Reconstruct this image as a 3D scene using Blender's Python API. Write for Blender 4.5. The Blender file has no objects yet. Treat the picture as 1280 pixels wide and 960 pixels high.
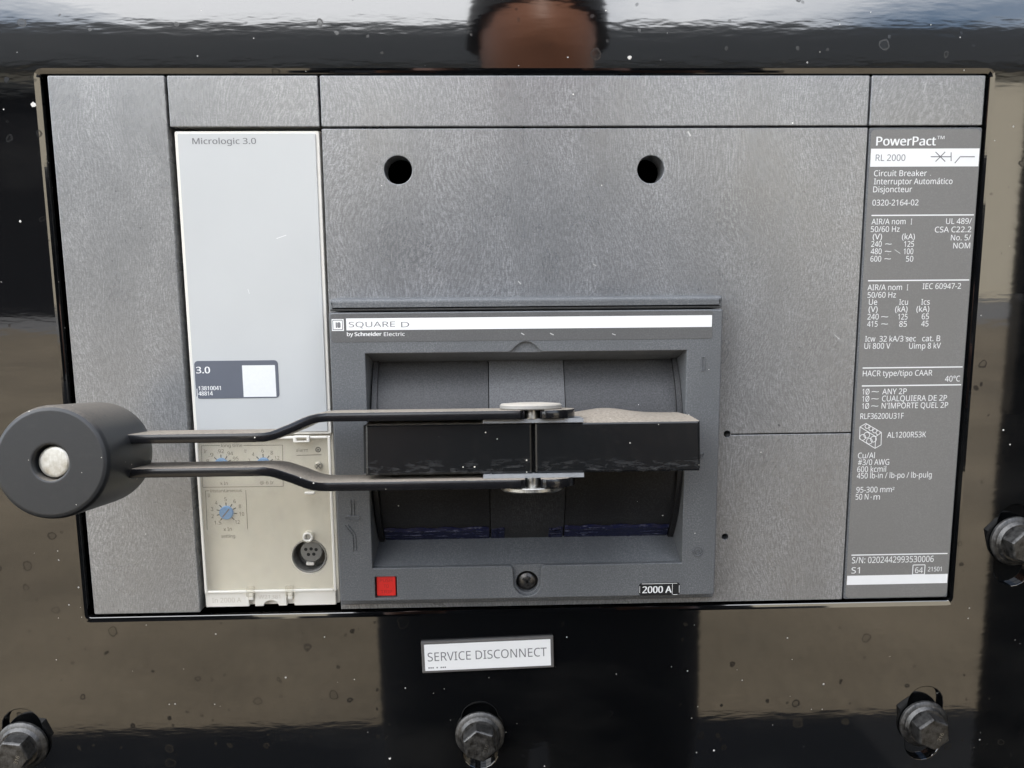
import bpy, bmesh, math, random
from mathutils import Vector, Matrix, geometry

random.seed(7)
S = bpy.context.scene
COL = S.collection
R = math.radians
Z0 = 1.30            # height of the breaker's centre above the ground, metres

# ------------------------------------------------------------------ camera
cam_data = bpy.data.cameras.new('camera')
cam = bpy.data.objects.new('camera', cam_data)
COL.objects.link(cam)
yaw, pitch, roll = 0.0286798, -0.1405754, -0.0076272
fwd = Vector((math.sin(yaw) * math.cos(pitch), math.cos(yaw) * math.cos(pitch), math.sin(pitch)))
rt0 = Vector((math.cos(yaw), -math.sin(yaw), 0))
up0 = rt0.cross(fwd)
rt = math.cos(roll) * rt0 + math.sin(roll) * up0
up = -math.sin(roll) * rt0 + math.cos(roll) * up0
m = Matrix((rt, up, -fwd)).transposed().to_4x4()
m.translation = Vector((-0.01718, -0.35914, Z0 + 0.03639))
cam.matrix_world = m
cam_data.sensor_width = 36.0
cam_data.lens = 36.0 * 962.0 / 1280.0
cam_data.clip_start = 0.01
cam_data.clip_end = 2000
S.camera = cam

# ------------------------------------------------------------------ sky and sun
SUN_EL, SUN_AZ = R(50.6), R(3)
world = bpy.data.worlds.new('World')
S.world = world
world.use_nodes = True
wn, wl = world.node_tree.nodes, world.node_tree.links
wn.clear()
sky = wn.new('ShaderNodeTexSky')
sky.sky_type = 'NISHITA'
sky.sun_disc = False
sky.sun_elevation = SUN_EL
sky.sun_rotation = SUN_AZ
tc = wn.new('ShaderNodeTexCoord')
sep = wn.new('ShaderNodeSeparateXYZ')
wl.new(tc.outputs['Generated'], sep.inputs[0])
addz = wn.new('ShaderNodeMath'); addz.operation = 'ADD'; addz.inputs[1].default_value = 0.12
wl.new(sep.outputs['Z'], addz.inputs[0])
dx = wn.new('ShaderNodeMath'); dx.operation = 'DIVIDE'
dy = wn.new('ShaderNodeMath'); dy.operation = 'DIVIDE'
for n, ax in ((dx, 'X'), (dy, 'Y')):
    wl.new(sep.outputs[ax], n.inputs[0]); wl.new(addz.outputs[0], n.inputs[1])
cmb = wn.new('ShaderNodeCombineXYZ')
wl.new(dx.outputs[0], cmb.inputs[0]); wl.new(dy.outputs[0], cmb.inputs[1]); cmb.inputs[2].default_value = 3.1
cn = wn.new('ShaderNodeTexNoise'); cn.inputs['Scale'].default_value = 0.62; cn.inputs['Detail'].default_value = 6
cn.inputs['Roughness'].default_value = 0.52
wl.new(cmb.outputs[0], cn.inputs['Vector'])
cr_ = wn.new('ShaderNodeValToRGB')
cr_.color_ramp.elements[0].position = 0.44; cr_.color_ramp.elements[1].position = 0.60
wl.new(cn.outputs['Fac'], cr_.inputs[0])
mixc = wn.new('ShaderNodeMix'); mixc.data_type = 'RGBA'
wl.new(cr_.outputs[0], mixc.inputs[0])
wl.new(sky.outputs[0], mixc.inputs[6])
mixc.inputs[7].default_value = (15.0, 15.2, 15.6, 1)
bgn = wn.new('ShaderNodeBackground'); bgn.inputs[1].default_value = 0.15
wl.new(mixc.outputs[2], bgn.inputs[0])
wo = wn.new('ShaderNodeOutputWorld')
wl.new(bgn.outputs[0], wo.inputs[0])

sun_data = bpy.data.lights.new('sun', 'SUN')
sun_data.energy = 4.2
sun_data.angle = R(0.53)
sun_data.color = (1.0, 0.95, 0.87)
sun = bpy.data.objects.new('sun', sun_data)
COL.objects.link(sun)
to_sun = Vector((math.sin(SUN_AZ) * math.cos(SUN_EL), math.cos(SUN_AZ) * math.cos(SUN_EL), math.sin(SUN_EL)))
sun.rotation_euler = (-to_sun).to_track_quat('-Z', 'Y').to_euler()

S.view_settings.view_transform = 'Standard'
S.view_settings.look = 'None'
S.view_settings.exposure = 1.55
S.view_settings.gamma = 1.0
S.view_settings.use_curve_mapping = False
S.render.engine = 'CYCLES'

# ------------------------------------------------------------------ materials
class NT:
    """small wrapper for node building"""
    def __init__(self, name):
        self.m = bpy.data.materials.new(name); self.m.use_nodes = True
        self.n = self.m.node_tree.nodes; self.l = self.m.node_tree.links
        self.b = self.n['Principled BSDF']; self.out = self.n['Material Output']
        self.tc = self.n.new('ShaderNodeTexCoord')
    def link(self, a, b): self.l.new(a, b)
    def mapping(self, scale=(1, 1, 1), rot=(0, 0, 0), vec=None, loc=(0, 0, 0)):
        q = self.n.new('ShaderNodeMapping')
        q.inputs['Scale'].default_value = scale; q.inputs['Rotation'].default_value = rot
        q.inputs['Location'].default_value = loc
        self.link(vec if vec is not None else self.tc.outputs['Object'], q.inputs['Vector'])
        return q.outputs[0]
    def noise(self, vec, scale=1, detail=2, rough=0.5, dist=0):
        q = self.n.new('ShaderNodeTexNoise')
        q.inputs['Scale'].default_value = scale; q.inputs['Detail'].default_value = detail
        q.inputs['Roughness'].default_value = rough; q.inputs['Distortion'].default_value = dist
        self.link(vec, q.inputs['Vector'])
        return q.outputs['Fac']
    def noisec(self, vec, scale):
        q = self.n.new('ShaderNodeTexNoise'); q.inputs['Scale'].default_value = scale
        q.inputs['Detail'].default_value = 2
        self.link(vec, q.inputs['Vector'])
        return q.outputs['Color']
    def voro(self, vec, scale):
        q = self.n.new('ShaderNodeTexVoronoi'); q.inputs['Scale'].default_value = scale
        self.link(vec, q.inputs['Vector'])
        return q.outputs['Distance'], q.outputs['Color']
    def math(self, op, a, b=0.0, clamp=False):
        q = self.n.new('ShaderNodeMath'); q.operation = op; q.use_clamp = clamp
        for i, v in enumerate((a, b)):
            if isinstance(v, (int, float)): q.inputs[i].default_value = v
            else: self.link(v, q.inputs[i])
        return q.outputs[0]
    def vadd(self, a, b, k=1.0):
        q = self.n.new('ShaderNodeVectorMath'); q.operation = 'MULTIPLY_ADD'
        self.link(b, q.inputs[0]); q.inputs[1].default_value = (k, k, k); self.link(a, q.inputs[2])
        return q.outputs[0]
    def ramp(self, f, a, b, lo=0.0, hi=1.0):
        q = self.n.new('ShaderNodeMapRange'); q.clamp = True
        self.link(f, q.inputs[0])
        for i, v in zip((1, 2, 3, 4), (a, b, lo, hi)): q.inputs[i].default_value = v
        return q.outputs[0]
    def chan(self, c, i):
        q = self.n.new('ShaderNodeSeparateColor'); self.link(c, q.inputs[0]); return q.outputs[i]
    def mix(self, f, a, b):
        q = self.n.new('ShaderNodeMix'); q.data_type = 'RGBA'
        for i, v in ((0, f), (6, a), (7, b)):
            if isinstance(v, (int, float)): q.inputs[i].default_value = v
            elif isinstance(v, tuple): q.inputs[i].default_value = (*v, 1) if len(v) == 3 else v
            else: self.link(v, q.inputs[i])
        return q.outputs[2]
    def bump(self, h, dist, strength=1.0, prev=None):
        q = self.n.new('ShaderNodeBump'); q.inputs['Distance'].default_value = dist
        q.inputs['Strength'].default_value = strength
        self.link(h, q.inputs['Height'])
        if prev is not None: self.link(prev, q.inputs['Normal'])
        self.link(q.outputs[0], self.b.inputs['Normal'])
        return q.outputs[0]
    def set(self, **k):
        for a, v in k.items():
            s = self.b.inputs[a.replace('_', ' ')]
            if isinstance(v, (int, float)): s.default_value = v
            elif isinstance(v, tuple): s.default_value = (*v, 1) if len(v) == 3 else v
            else: self.link(v, s)
        return self

def specks(t, col, dens=0.82, scale=260, size=0.09, colour=(0.75, 0.74, 0.70)):
    d, c = t.voro(t.mapping(), scale)
    keep = t.math('GREATER_THAN', t.chan(c, 0), dens)
    rad = t.math('MULTIPLY', t.chan(c, 1), size)
    dot = t.math('LESS_THAN', d, rad)
    f = t.math('MULTIPLY', keep, dot)
    return t.mix(f, col, colour), f

def simple(name, col, rough=0.5, metal=0.0, var=0.15, scale=300, spec=0.5, bump=0):
    t = NT(name)
    f = t.noise(t.mapping(), scale, 3)
    lo = tuple(c * (1 - var) for c in col); hi = tuple(min(1, c * (1 + var)) for c in col)
    t.set(Base_Color=t.mix(f, lo, hi), Roughness=rough, Metallic=metal)
    if bump: t.bump(f, bump)
    t.b.inputs['Specular IOR Level'].default_value = spec
    return t.m

def scuffed_plastic(name, dark, light, rough=0.42, ang=0.9, bumpy=4e-6, spec=0.5, streak=0.42, toplit_dust=None):
    """dark moulded plastic under a film of dust wiped in short curved strokes"""
    t = NT(name)
    warp = t.vadd(t.tc.outputs['Object'], t.noisec(t.mapping(), 7), 0.075)
    s1 = t.noise(t.mapping((1500, 380, 1), (0, 0, ang), warp), 1, 2, 0.6)
    s2 = t.noise(t.mapping((300, 1500, 1), (0, 0, ang * 0.55), warp, (3, 5, 0)), 1, 2, 0.6)
    gr = t.noise(t.mapping(), 1500, 2, 0.7)
    big = t.noise(t.mapping((55, 7, 1)), 1, 4, 0.6)
    f = t.math('ADD', t.math('MULTIPLY', s1, streak), t.math('MULTIPLY', s2, 0.13))
    f = t.math('ADD', f, t.math('MULTIPLY', gr, 0.87 - streak))
    f = t.ramp(f, 0.44, 0.74)
    f = t.math('MULTIPLY', f, t.ramp(big, 0.3, 0.7, 0.55, 1.3))
    smud = t.noise(t.mapping((26, 20, 1), (0, 0, 0.4), warp), 1, 4, 0.65)
    f = t.math('MULTIPLY', f, t.ramp(smud, 0.32, 0.68, 0.65, 1.3))
    scr = t.noise(t.mapping((2200, 60, 1), (0, 0, ang), warp, (9, 2, 0)), 1, 2, 0.5)
    f = t.math('ADD', f, t.ramp(scr, 0.62, 0.74, 0.0, 0.4 if streak > 0.3 else 0.0))
    col = t.mix(f, dark, light)
    if toplit_dust:  # upward faces paler: dust, plus light from above put into the colour
        g = t.n.new('ShaderNodeNewGeometry'); s = t.n.new('ShaderNodeSeparateXYZ'); t.link(g.outputs['Normal'], s.inputs[0])
        u = t.math('MULTIPLY', t.ramp(s.outputs[2], 0.06, 0.5), t.ramp(gr, 0.3, 0.7, 0.5, 1.0))
        col = t.mix(t.math('MULTIPLY', u, toplit_dust), col, (0.30, 0.30, 0.305))
    col, sp = specks(t, col, 0.95, 230, 0.10)
    t.set(Base_Color=col, Roughness=t.ramp(smud, 0.3, 0.7, rough - 0.03, rough + 0.05))
    t.bump(t.math('ADD', gr, s1), bumpy)
    t.b.inputs['Specular IOR Level'].default_value = spec
    if spec >= 1: t.b.inputs['IOR'].default_value = 1.62
    return t.m

def gloss_paint():
    t = NT('black_gloss_paint')
    warp = t.vadd(t.tc.outputs['Object'], t.noisec(t.mapping(), 160), 0.004)
    d, c = t.voro(warp, 85)
    rad = t.ramp(t.chan(c, 0), 0, 1, 0.03, 0.20)
    keep = t.math('GREATER_THAN', t.chan(c, 1), 0.45)
    off = t.math('ABSOLUTE', t.math('SUBTRACT', d, rad))
    ring = t.math('MULTIPLY', t.ramp(off, 0.012, 0.04, 1, 0), keep)
    inner = t.math('MULTIPLY', t.math('MULTIPLY', t.math('LESS_THAN', d, rad), keep), 0.25)
    d2, c2 = t.voro(warp, 150)
    small = t.math('MULTIPLY', t.math('LESS_THAN', d2, 0.13), t.math('GREATER_THAN', t.chan(c2, 0), 0.72))
    st = t.math('MAXIMUM', t.math('MAXIMUM', ring, inner), t.math('MULTIPLY', small, 0.5))
    st = t.math('MULTIPLY', st, t.ramp(t.noise(t.mapping(), 14, 2), 0.3, 0.55, 0.3, 1))
    col = t.mix(t.math('MULTIPLY', st, 0.2), (0.003, 0.0032, 0.0036), (0.014, 0.013, 0.012))
    col, sp = specks(t, col, 0.915, 360, 0.14, (0.5, 0.49, 0.46))
    film = t.noise(t.mapping((6, 14, 6), (0, 0, 0.5)), 1, 5, 0.65)
    col = t.mix(t.ramp(film, 0.5, 0.8, 0.0, 0.05), col, (0.2, 0.19, 0.17))
    rough = t.math('MAXIMUM', t.ramp(st, 0, 1, 0.042, 0.2), t.math('MULTIPLY', sp, 0.6))
    t.set(Base_Color=col, Roughness=rough, Specular_IOR_Level=t.ramp(st, 0, 1, 0.5, 0.2))
    t.b.inputs['IOR'].default_value = 1.95
    peel = t.noise(t.mapping((75, 300, 75)), 1, 2, 0.5)
    wave = t.noise(t.mapping((9, 22, 9)), 1, 1, 0.4)
    n1 = t.bump(peel, 1.25e-5)
    t.bump(wave, 2.2e-5, 1.0, n1)
    return t.m

def dusty_black(name, base, rough, dust=0.8, dustcol=(0.36, 0.31, 0.25), wear=False, grain=6e-6):
    """black finish with tan grit lying on whatever faces upward"""
    t = NT(name)
    g = t.n.new('ShaderNodeNewGeometry')
    s = t.n.new('ShaderNodeSeparateXYZ'); t.link(g.outputs['Normal'], s.inputs[0])
    upf = t.ramp(s.outputs[2], 0.55, 0.93)
    n = t.noise(t.mapping(), 900, 3, 0.7)
    n2 = t.noise(t.mapping((260, 330, 260)), 1, 4, 0.7)
    f = t.math('MULTIPLY', upf, t.ramp(n, 0.28, 0.55, 0.45, 1.0))
    f = t.math('MULTIPLY', f, dust)
    film = t.math('MULTIPLY', t.ramp(n2, 0.5, 0.85), 0.018)
    col = t.mix(t.math('MAXIMUM', f, film), base, dustcol)
    if wear:      # rubbed and chalky along the lower edge of the grip
        so = t.n.new('ShaderNodeSeparateXYZ'); t.link(t.tc.outputs['Object'], so.inputs[0])
        low = t.ramp(so.outputs[1], -0.0035, -0.0088)
        wn_ = t.noise(t.mapping((150, 520, 150), (0, 0, 0.15)), 1, 5, 0.7)
        f = t.math('MAXIMUM', f, t.math('MULTIPLY', low, t.ramp(wn_, 0.5, 0.78, 0.0, 0.16)))
        col = t.mix(t.math('MULTIPLY', low, t.ramp(wn_, 0.5, 0.78, 0.0, 0.16)), col, (0.42, 0.42, 0.42))
    col, sp = specks(t, col, 0.86, 420, 0.15, (0.6, 0.57, 0.5))
    t.set(Base_Color=col, Roughness=t.ramp(f, 0, 0.7, rough, 0.85))
    t.bump(n, grain)
    return t.m

def worn_metal(name, a, b, rough=0.38, metal=1.0):
    t = NT(name)
    n = t.noise(t.mapping(), 420, 4, 0.65)
    n2 = t.noise(t.mapping((2000, 300, 300)), 1, 2, 0.6)
    f = t.ramp(t.math('ADD', t.math('MULTIPLY', n, 0.7), t.math('MULTIPLY', n2, 0.3)), 0.35, 0.68)
    t.set(Base_Color=t.mix(f, a, b), Metallic=metal, Roughness=t.ramp(f, 0, 1, rough - 0.08, rough + 0.16))
    t.bump(n, 1.6e-5)
    return t.m

M = {}
M['paint'] = gloss_paint()
M['plate'] = scuffed_plastic('scuffed_grey_plastic', (0.112, 0.116, 0.121), (0.36, 0.365, 0.372), 0.28, 0.9, 5e-6, 1.0, 0.5)
M['plate_side'] = scuffed_plastic('dull_grey_plastic', (0.132, 0.135, 0.136), (0.36, 0.361, 0.358), 0.28, 1.9, 5e-6, 1.0, 0.5)
M['bezel'] = scuffed_plastic('bezel_grey_plastic', (0.094, 0.099, 0.104), (0.185, 0.19, 0.196), 0.46, 0.3, 4e-6, 0.5, 0.1)
M['drum'] = scuffed_plastic('black_drum_plastic', (0.009, 0.009, 0.0095), (0.032, 0.032, 0.033), 0.45, 0.2, 2.5e-5, 0.4, 0.1, 0.22)
M['drum_strip'] = scuffed_plastic('worn_drum_plastic', (0.014, 0.014, 0.015), (0.05, 0.051, 0.053), 0.45, 0.0, 6e-6, 0.4, 0.42, 0.42)
M['label_grey'] = scuffed_plastic('grey_print_film', (0.168, 0.164, 0.156), (0.21, 0.205, 0.195), 0.42, 1.2, 2e-6, 0.5, 0.1)
M['bezel_label'] = scuffed_plastic('grey_strip_film', (0.095, 0.095, 0.095), (0.128, 0.128, 0.127), 0.40, 1.2, 2e-6, 0.5, 0.1)
M['white_ink'] = simple('white_ink', (0.80, 0.80, 0.79), 0.45, 0, 0.03)
M['grey_ink'] = simple('grey_ink', (0.16, 0.16, 0.165), 0.5)
M['dark_ink'] = simple('dark_ink', (0.045, 0.045, 0.05), 0.5)
M['faint_ink'] = simple('faint_ink', (0.085, 0.08, 0.07), 0.6)
M['unit_blue'] = simple('pale_blue_plastic', (0.488, 0.499, 0.494), 0.30, 0, 0.05, 25)
M['unit_cream'] = simple('cream_plastic', (0.75, 0.725, 0.66), 0.42, 0, 0.05, 80)
M['unit_dark'] = simple('socket_grey', (0.17, 0.165, 0.15), 0.5, 0, 0.15)
M['hole_black'] = simple('hole_black', (0.006, 0.006, 0.006), 0.7)
M['card'] = simple('slate_sticker', (0.105, 0.115, 0.140), 0.45, 0, 0.06, 120)
M['card_white'] = simple('sticker_white', (0.72, 0.73, 0.73), 0.45, 0, 0.05, 900)
M['dial_blue'] = simple('blue_dial', (0.12, 0.36, 0.78), 0.4, 0, 0.1)
M['red'] = simple('red_plastic', (0.62, 0.022, 0.018), 0.38, 0, 0.12)
M['red_ink'] = simple('dark_red_relief', (0.30, 0.012, 0.012), 0.5)
t = NT('navy_grease')
n_ = t.noise(t.mapping((120, 900, 900)), 1, 4, 0.65)
t.set(Base_Color=t.mix(t.ramp(n_, 0.58, 0.72), (0.006, 0.008, 0.034), (0.20, 0.21, 0.28)), Roughness=0.2)  # pale streaks put the grease's glossy highlights into the colour
t.bump(n_, 4e-4)
M['navy'] = t.m
M['strap'] = dusty_black('dusty_black_strap', (0.008, 0.008, 0.009), 0.19)
M['knob'] = dusty_black('black_knob_plastic', (0.019, 0.020, 0.021), 0.40, 0.4, (0.36, 0.31, 0.25), False, 3e-5)
M['toggle'] = dusty_black('satin_black_toggle', (0.008, 0.0085, 0.009), 0.21, 0.9, (0.36, 0.31, 0.25), True, 2e-6)
M['zinc'] = worn_metal('zinc_plate', (0.26, 0.25, 0.22), (0.60, 0.59, 0.56), 0.36)
M['pale_zinc'] = worn_metal('pale_zinc', (0.44, 0.42, 0.36), (0.66, 0.65, 0.61), 0.42, 0.8)
M['zinc_dusty'] = dusty_black('dusty_zinc', (0.30, 0.29, 0.27), 0.4, 0.95, (0.50, 0.45, 0.38))
M['steel'] = worn_metal('weathered_bolt_steel', (0.06, 0.059, 0.058), (0.18, 0.177, 0.172), 0.48)
M['bracket'] = simple('pale_bracket', (0.30, 0.31, 0.32), 0.4, 0.3, 0.2)
M['black_screw'] = worn_metal('black_screw', (0.02, 0.02, 0.02), (0.16, 0.15, 0.14), 0.35, 0.8)
M['sign_white'] = simple('sign_white', (0.80, 0.80, 0.79), 0.4, 0, 0.03, 50)
M['sign_edge'] = simple('sign_edge', (0.105, 0.10, 0.095), 0.5, 0, 0.15, 200)

def clear_cover():
    t = NT('clear_dusty_cover')
    tr = t.n.new('ShaderNodeBsdfTransparent'); tr.inputs[0].default_value = (0.97, 0.96, 0.93, 1)
    t.set(Base_Color=(0.62, 0.60, 0.54), Roughness=0.12)
    mx = t.n.new('ShaderNodeMixShader')
    haze = t.noise(t.mapping((30, 18, 1)), 1, 3, 0.6)
    t.link(t.ramp(haze, 0.3, 0.75, 0.05, 0.24), mx.inputs[0])
    t.link(tr.outputs[0], mx.inputs[1]); t.link(t.b.outputs[0], mx.inputs[2])
    t.link(mx.outputs[0], t.out.inputs[0])
    return t.m
M['clear'] = clear_cover()

# ------------------------------------------------------------------ mesh helpers (millimetres; x across, y up, z toward the viewer)
K = 0.001
def link_mesh(name, verts, faces, mat, parent=None, smooth=False, scale=K, sharp=28):
    me = bpy.data.meshes.new(name)
    me.from_pydata([tuple(c * scale for c in v) for v in verts], [], faces)
    me.validate(); me.update()
    bm = bmesh.new(); bm.from_mesh(me)
    bmesh.ops.recalc_face_normals(bm, faces=bm.faces[:]); bm.to_mesh(me); bm.free()
    if smooth:
        me.polygons.foreach_set('use_smooth', [True] * len(me.polygons))
        try: me.set_sharp_from_angle(angle=R(sharp))
        except Exception: pass
    if mat is not None: me.materials.append(mat)
    o = bpy.data.objects.new(name, me); COL.objects.link(o)
    if parent is not None: o.parent = parent
    return o

def thing(name, label, cat, loc=(0, 0, 0), rot=(0, 0, 0), group=None):
    o = bpy.data.objects.new(name, None); COL.objects.link(o)
    o.empty_display_size = 0.05
    o.location = loc; o.rotation_euler = rot
    o['label'] = label; o['category'] = cat
    if group: o['group'] = group
    return o

def rr(x0, y0, x1, y1, r=0.0, n=5):
    if x0 > x1: x0, x1 = x1, x0
    if y0 > y1: y0, y1 = y1, y0
    if r <= 0: return [(x0, y0), (x1, y0), (x1, y1), (x0, y1)]
    P = []
    for cx, cy, a0 in ((x1 - r, y0 + r, -90), (x1 - r, y1 - r, 0), (x0 + r, y1 - r, 90), (x0 + r, y0 + r, 180)):
        for i in range(n + 1):
            a = R(a0 + 90 * i / n); P.append((cx + r * math.cos(a), cy + r * math.sin(a)))
    return P
def circ(cx, cy, r, n=28):
    return [(cx + r * math.cos(2 * math.pi * i / n), cy + r * math.sin(2 * math.pi * i / n)) for i in range(n)]
def slot(cx, cy, w, h, n=10):
    r = w / 2
    P = []
    for i in range(n + 1):
        a = math.pi * i / n; P.append((cx + r * math.cos(a), cy + h / 2 - r + r * math.sin(a)))
    for i in range(n + 1):
        a = math.pi + math.pi * i / n; P.append((cx + r * math.cos(a), cy - h / 2 + r + r * math.sin(a)))
    return P
def area(L): return 0.5 * sum(L[i][0] * L[(i + 1) % len(L)][1] - L[(i + 1) % len(L)][0] * L[i][1] for i in range(len(L)))
def offset(L, d):
    """move a CCW loop inward by d (negative: outward)"""
    n = len(L); out = []
    for i in range(n):
        p0, p1, p2 = Vector(L[i - 1]), Vector(L[i]), Vector(L[(i + 1) % n])
        e1, e2 = (p1 - p0), (p2 - p1)
        if e1.length < 1e-9 or e2.length < 1e-9: out.append(tuple(p1)); continue
        e1.normalize(); e2.normalize()
        n1, n2 = Vector((-e1.y, e1.x)), Vector((-e2.y, e2.x))
        b = n1 + n2
        if b.length < 1e-6: out.append(tuple(p1 + n1 * d)); continue
        b.normalize(); k = d / max(0.35, b.dot(n1))
        out.append(tuple(p1 + b * k))
    return out

def plate_geo(outer, holes, z0, z1, bev=0.4, seg=3, back=True):
    """flat plate with rounded front edges; holes: (loop, bevel) pairs"""
    V, F = [], []
    tops, bots = [], []
    for k, (loop, bv) in enumerate([(outer, bev)] + list(holes)):
        L = list(loop)
        if area(L) < 0: L.reverse()
        sgn = 1 if k == 0 else -1
        rings = [(0.0, z0)]
        if isinstance(bv, tuple):
            w, d = bv; rings += [(0.0, z1 - d - 0.5), (0.15, z1 - d - 0.12), (0.45, z1 - d), (w * 0.6, z1 - d * 0.4), (w, z1)]
        elif bv > 0:
            for i in range(seg + 1):
                a = (math.pi / 2) * i / seg
                rings.append((bv * (1 - math.cos(a)), z1 - bv + bv * math.sin(a)))
        else: rings.append((0.0, z1))
        idx = []
        for d, z in rings:
            P = offset(L, sgn * d) if d > 0 else L
            idx.append(list(range(len(V), len(V) + len(P))))
            V += [(x, y, z) for x, y in P]
        n = len(L)
        for a, b in zip(idx[:-1], idx[1:]):
            for i in range(n):
                F.append((a[i], a[(i + 1) % n], b[(i + 1) % n], b[i]))
        tops.append(idx[-1]); bots.append(idx[0])
    for grp, on in ((tops, True), (bots, back)):
        if not on: continue
        flat = [i for g in grp for i in g]
        if len(grp) == 1 and len(flat) <= 4: F.append(tuple(flat)); continue
        for tri in geometry.tessellate_polygon([[Vector((V[i][0], V[i][1], 0)) for i in g] for g in grp]):
            F.append(tuple(flat[i] for i in tri))
    return V, F
def plate(name, outer, z0, z1, mat, parent, bev=0.4, holes=(), seg=3, back=True):
    V, F = plate_geo(outer, [h if isinstance(h, tuple) and isinstance(h[0], list) else (h, 0.0) for h in holes], z0, z1, bev, seg, back)
    return link_mesh(name, V, F, mat, parent)

def lathe_geo(prof, n=40, cx=0, cy=0, axis='z', c0=0.0):
    """prof: (radius, height) pairs; spun about z (or y)"""
    V, F = [], []
    for r, h in prof:
        for i in range(n):
            a = 2 * math.pi * i / n
            p = (r * math.cos(a), r * math.sin(a))
            V.append((cx + p[0], cy + p[1], h) if axis == 'z' else (cx + p[0], h, cy + p[1]))
    for k in range(len(prof) - 1):
        for i in range(n):
            j = (i + 1) % n
            F.append((k * n + i, k * n + j, (k + 1) * n + j, (k + 1) * n + i))
    F.append(tuple(range(n))); F.append(tuple(range((len(prof) - 1) * n, len(prof) * n)))
    return V, F
def lathe(name, prof, mat, parent, n=40, cx=0, cy=0, axis='z'):
    V, F = lathe_geo(prof, n, cx, cy, axis)
    return link_mesh(name, V, F, mat, parent, smooth=True)
def join(*geos):
    V, F = [], []
    for v, f in geos:
        k = len(V); V += v; F += [tuple(i + k for i in q) for q in f]
    return V, F
def box_geo(x0, x1, y0, y1, z0, z1):
    V = [(x, y, z) for z in (z0, z1) for y in (y0, y1) for x in (x0, x1)]
    return V, [(0, 1, 3, 2), (4, 5, 7, 6), (0, 1, 5, 4), (2, 3, 7, 6), (0, 2, 6, 4), (1, 3, 7, 5)]

# flat print: strokes and lettering, each print one thin mesh just above its film
class Ink:
    def __init__(self, z): self.z, self.V, self.F, self.jobs = z, [], [], []
    def poly(self, P):
        k = len(self.V); self.V += [(x, y, self.z) for x, y in P]; self.F.append(tuple(range(k, k + len(P))))
        return self
    def rect(self, x0, y0, x1, y1, r=0): return self.poly(rr(x0, y0, x1, y1, r))
    def stroke(self, x0, y0, x1, y1, w):
        d = Vector((x1 - x0, y1 - y0)); d.normalize(); q = Vector((-d.y, d.x)) * w / 2
        return self.poly([(x0 + q.x, y0 + q.y), (x0 - q.x, y0 - q.y), (x1 - q.x, y1 - q.y), (x1 + q.x, y1 + q.y)])
    def ring(self, cx, cy, r, w, n=20):
        k = len(self.V)
        for rad in (r - w / 2, r + w / 2): self.V += [(x, y, self.z) for x, y in circ(cx, cy, rad, n)]
        for i in range(n):
            j = (i + 1) % n; self.F.append((k + i, k + j, k + n + j, k + n + i))
        return self
    def frame(self, x0, y0, x1, y1, w):
        for a in ((x0, y0, x1, y0), (x0, y1, x1, y1), (x0, y0, x0, y1), (x1, y0, x1, y1)): self.stroke(*a, w)
        return self
    def text(self, rows):
        self.jobs += [tuple(r) for r in rows]; return self
    def build(self, name, mat, parent): PRINTS.append((self, name, mat, parent))
PRINTS = []
FONTCACHE = {}
def glyph_mesh(s, bold):
    return FONTCACHE[(s, bold)]
def bundled_font():
    try:
        import os
        p = os.path.join(bpy.utils.resource_path('LOCAL'), 'datafiles', 'fonts', 'NotoSansHebrew-Regular.woff2')
        return bpy.data.fonts.load(p) if os.path.exists(p) else None
    except Exception:
        return None
def flush_prints():
    font = bundled_font()
    tmp = {}
    PRINTS.append((Ink(0).text([('H', 0, 1, 0, 1)]), None, None, None))
    for ink, *_ in PRINTS:
        for j in ink.jobs:
            key = j[0]
            if key in tmp: continue
            cu = bpy.data.curves.new('t', 'FONT'); cu.body = j[0]; cu.size = 1.0
            if font: cu.font = font
            cu.resolution_u = 3
            ob = bpy.data.objects.new('t', cu); COL.objects.link(ob); tmp[key] = ob
    bpy.context.view_layer.update()
    dg = bpy.context.evaluated_depsgraph_get()
    for key, ob in tmp.items():
        me = bpy.data.meshes.new_from_object(ob.evaluated_get(dg))
        FONTCACHE[key] = ([tuple(v.co) for v in me.vertices], [tuple(p.vertices) for p in me.polygons])
        bpy.data.meshes.remove(me)
    for ob in tmp.values():
        cu = ob.data; bpy.data.objects.remove(ob); bpy.data.curves.remove(cu)
    CAP = max(v[1] for v in FONTCACHE['H'][0])
    PRINTS.pop()
    for ink, name, mat, parent in PRINTS:
        for j in ink.jobs:
            s, x0, x1, yb, cap = j[:5]; b = j[5] if len(j) > 5 else 0
            ang = j[6] if len(j) > 6 else 0.0
            V, F = FONTCACHE[s]
            if not V: continue
            xa, xb = min(v[0] for v in V), max(v[0] for v in V)
            sx = (x1 - x0) / max(1e-6, xb - xa); sy = cap / CAP
            ca, sa = math.cos(ang), math.sin(ang)
            for q, sh in enumerate((0.0,) if b <= 0 else (-1.4 * b * cap, 0.0, 1.4 * b * cap)):   # heavier strokes by re-striking
                k = len(ink.V)
                for v in V:
                    px, py = (v[0] - xa) * sx + sh, v[1] * sy + (0.3 * sh)
                    ink.V.append((x0 + px * ca - py * sa, yb + px * sa + py * ca, ink.z + 0.008 * q))
                ink.F += [tuple(i + k for i in f) for f in F]
        me = bpy.data.meshes.new(name)
        me.from_pydata([tuple(c * K for c in v) for v in ink.V], [], ink.F); me.update()
        me.materials.append(mat)
        o = bpy.data.objects.new(name, me); COL.objects.link(o); o.parent = parent

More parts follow.
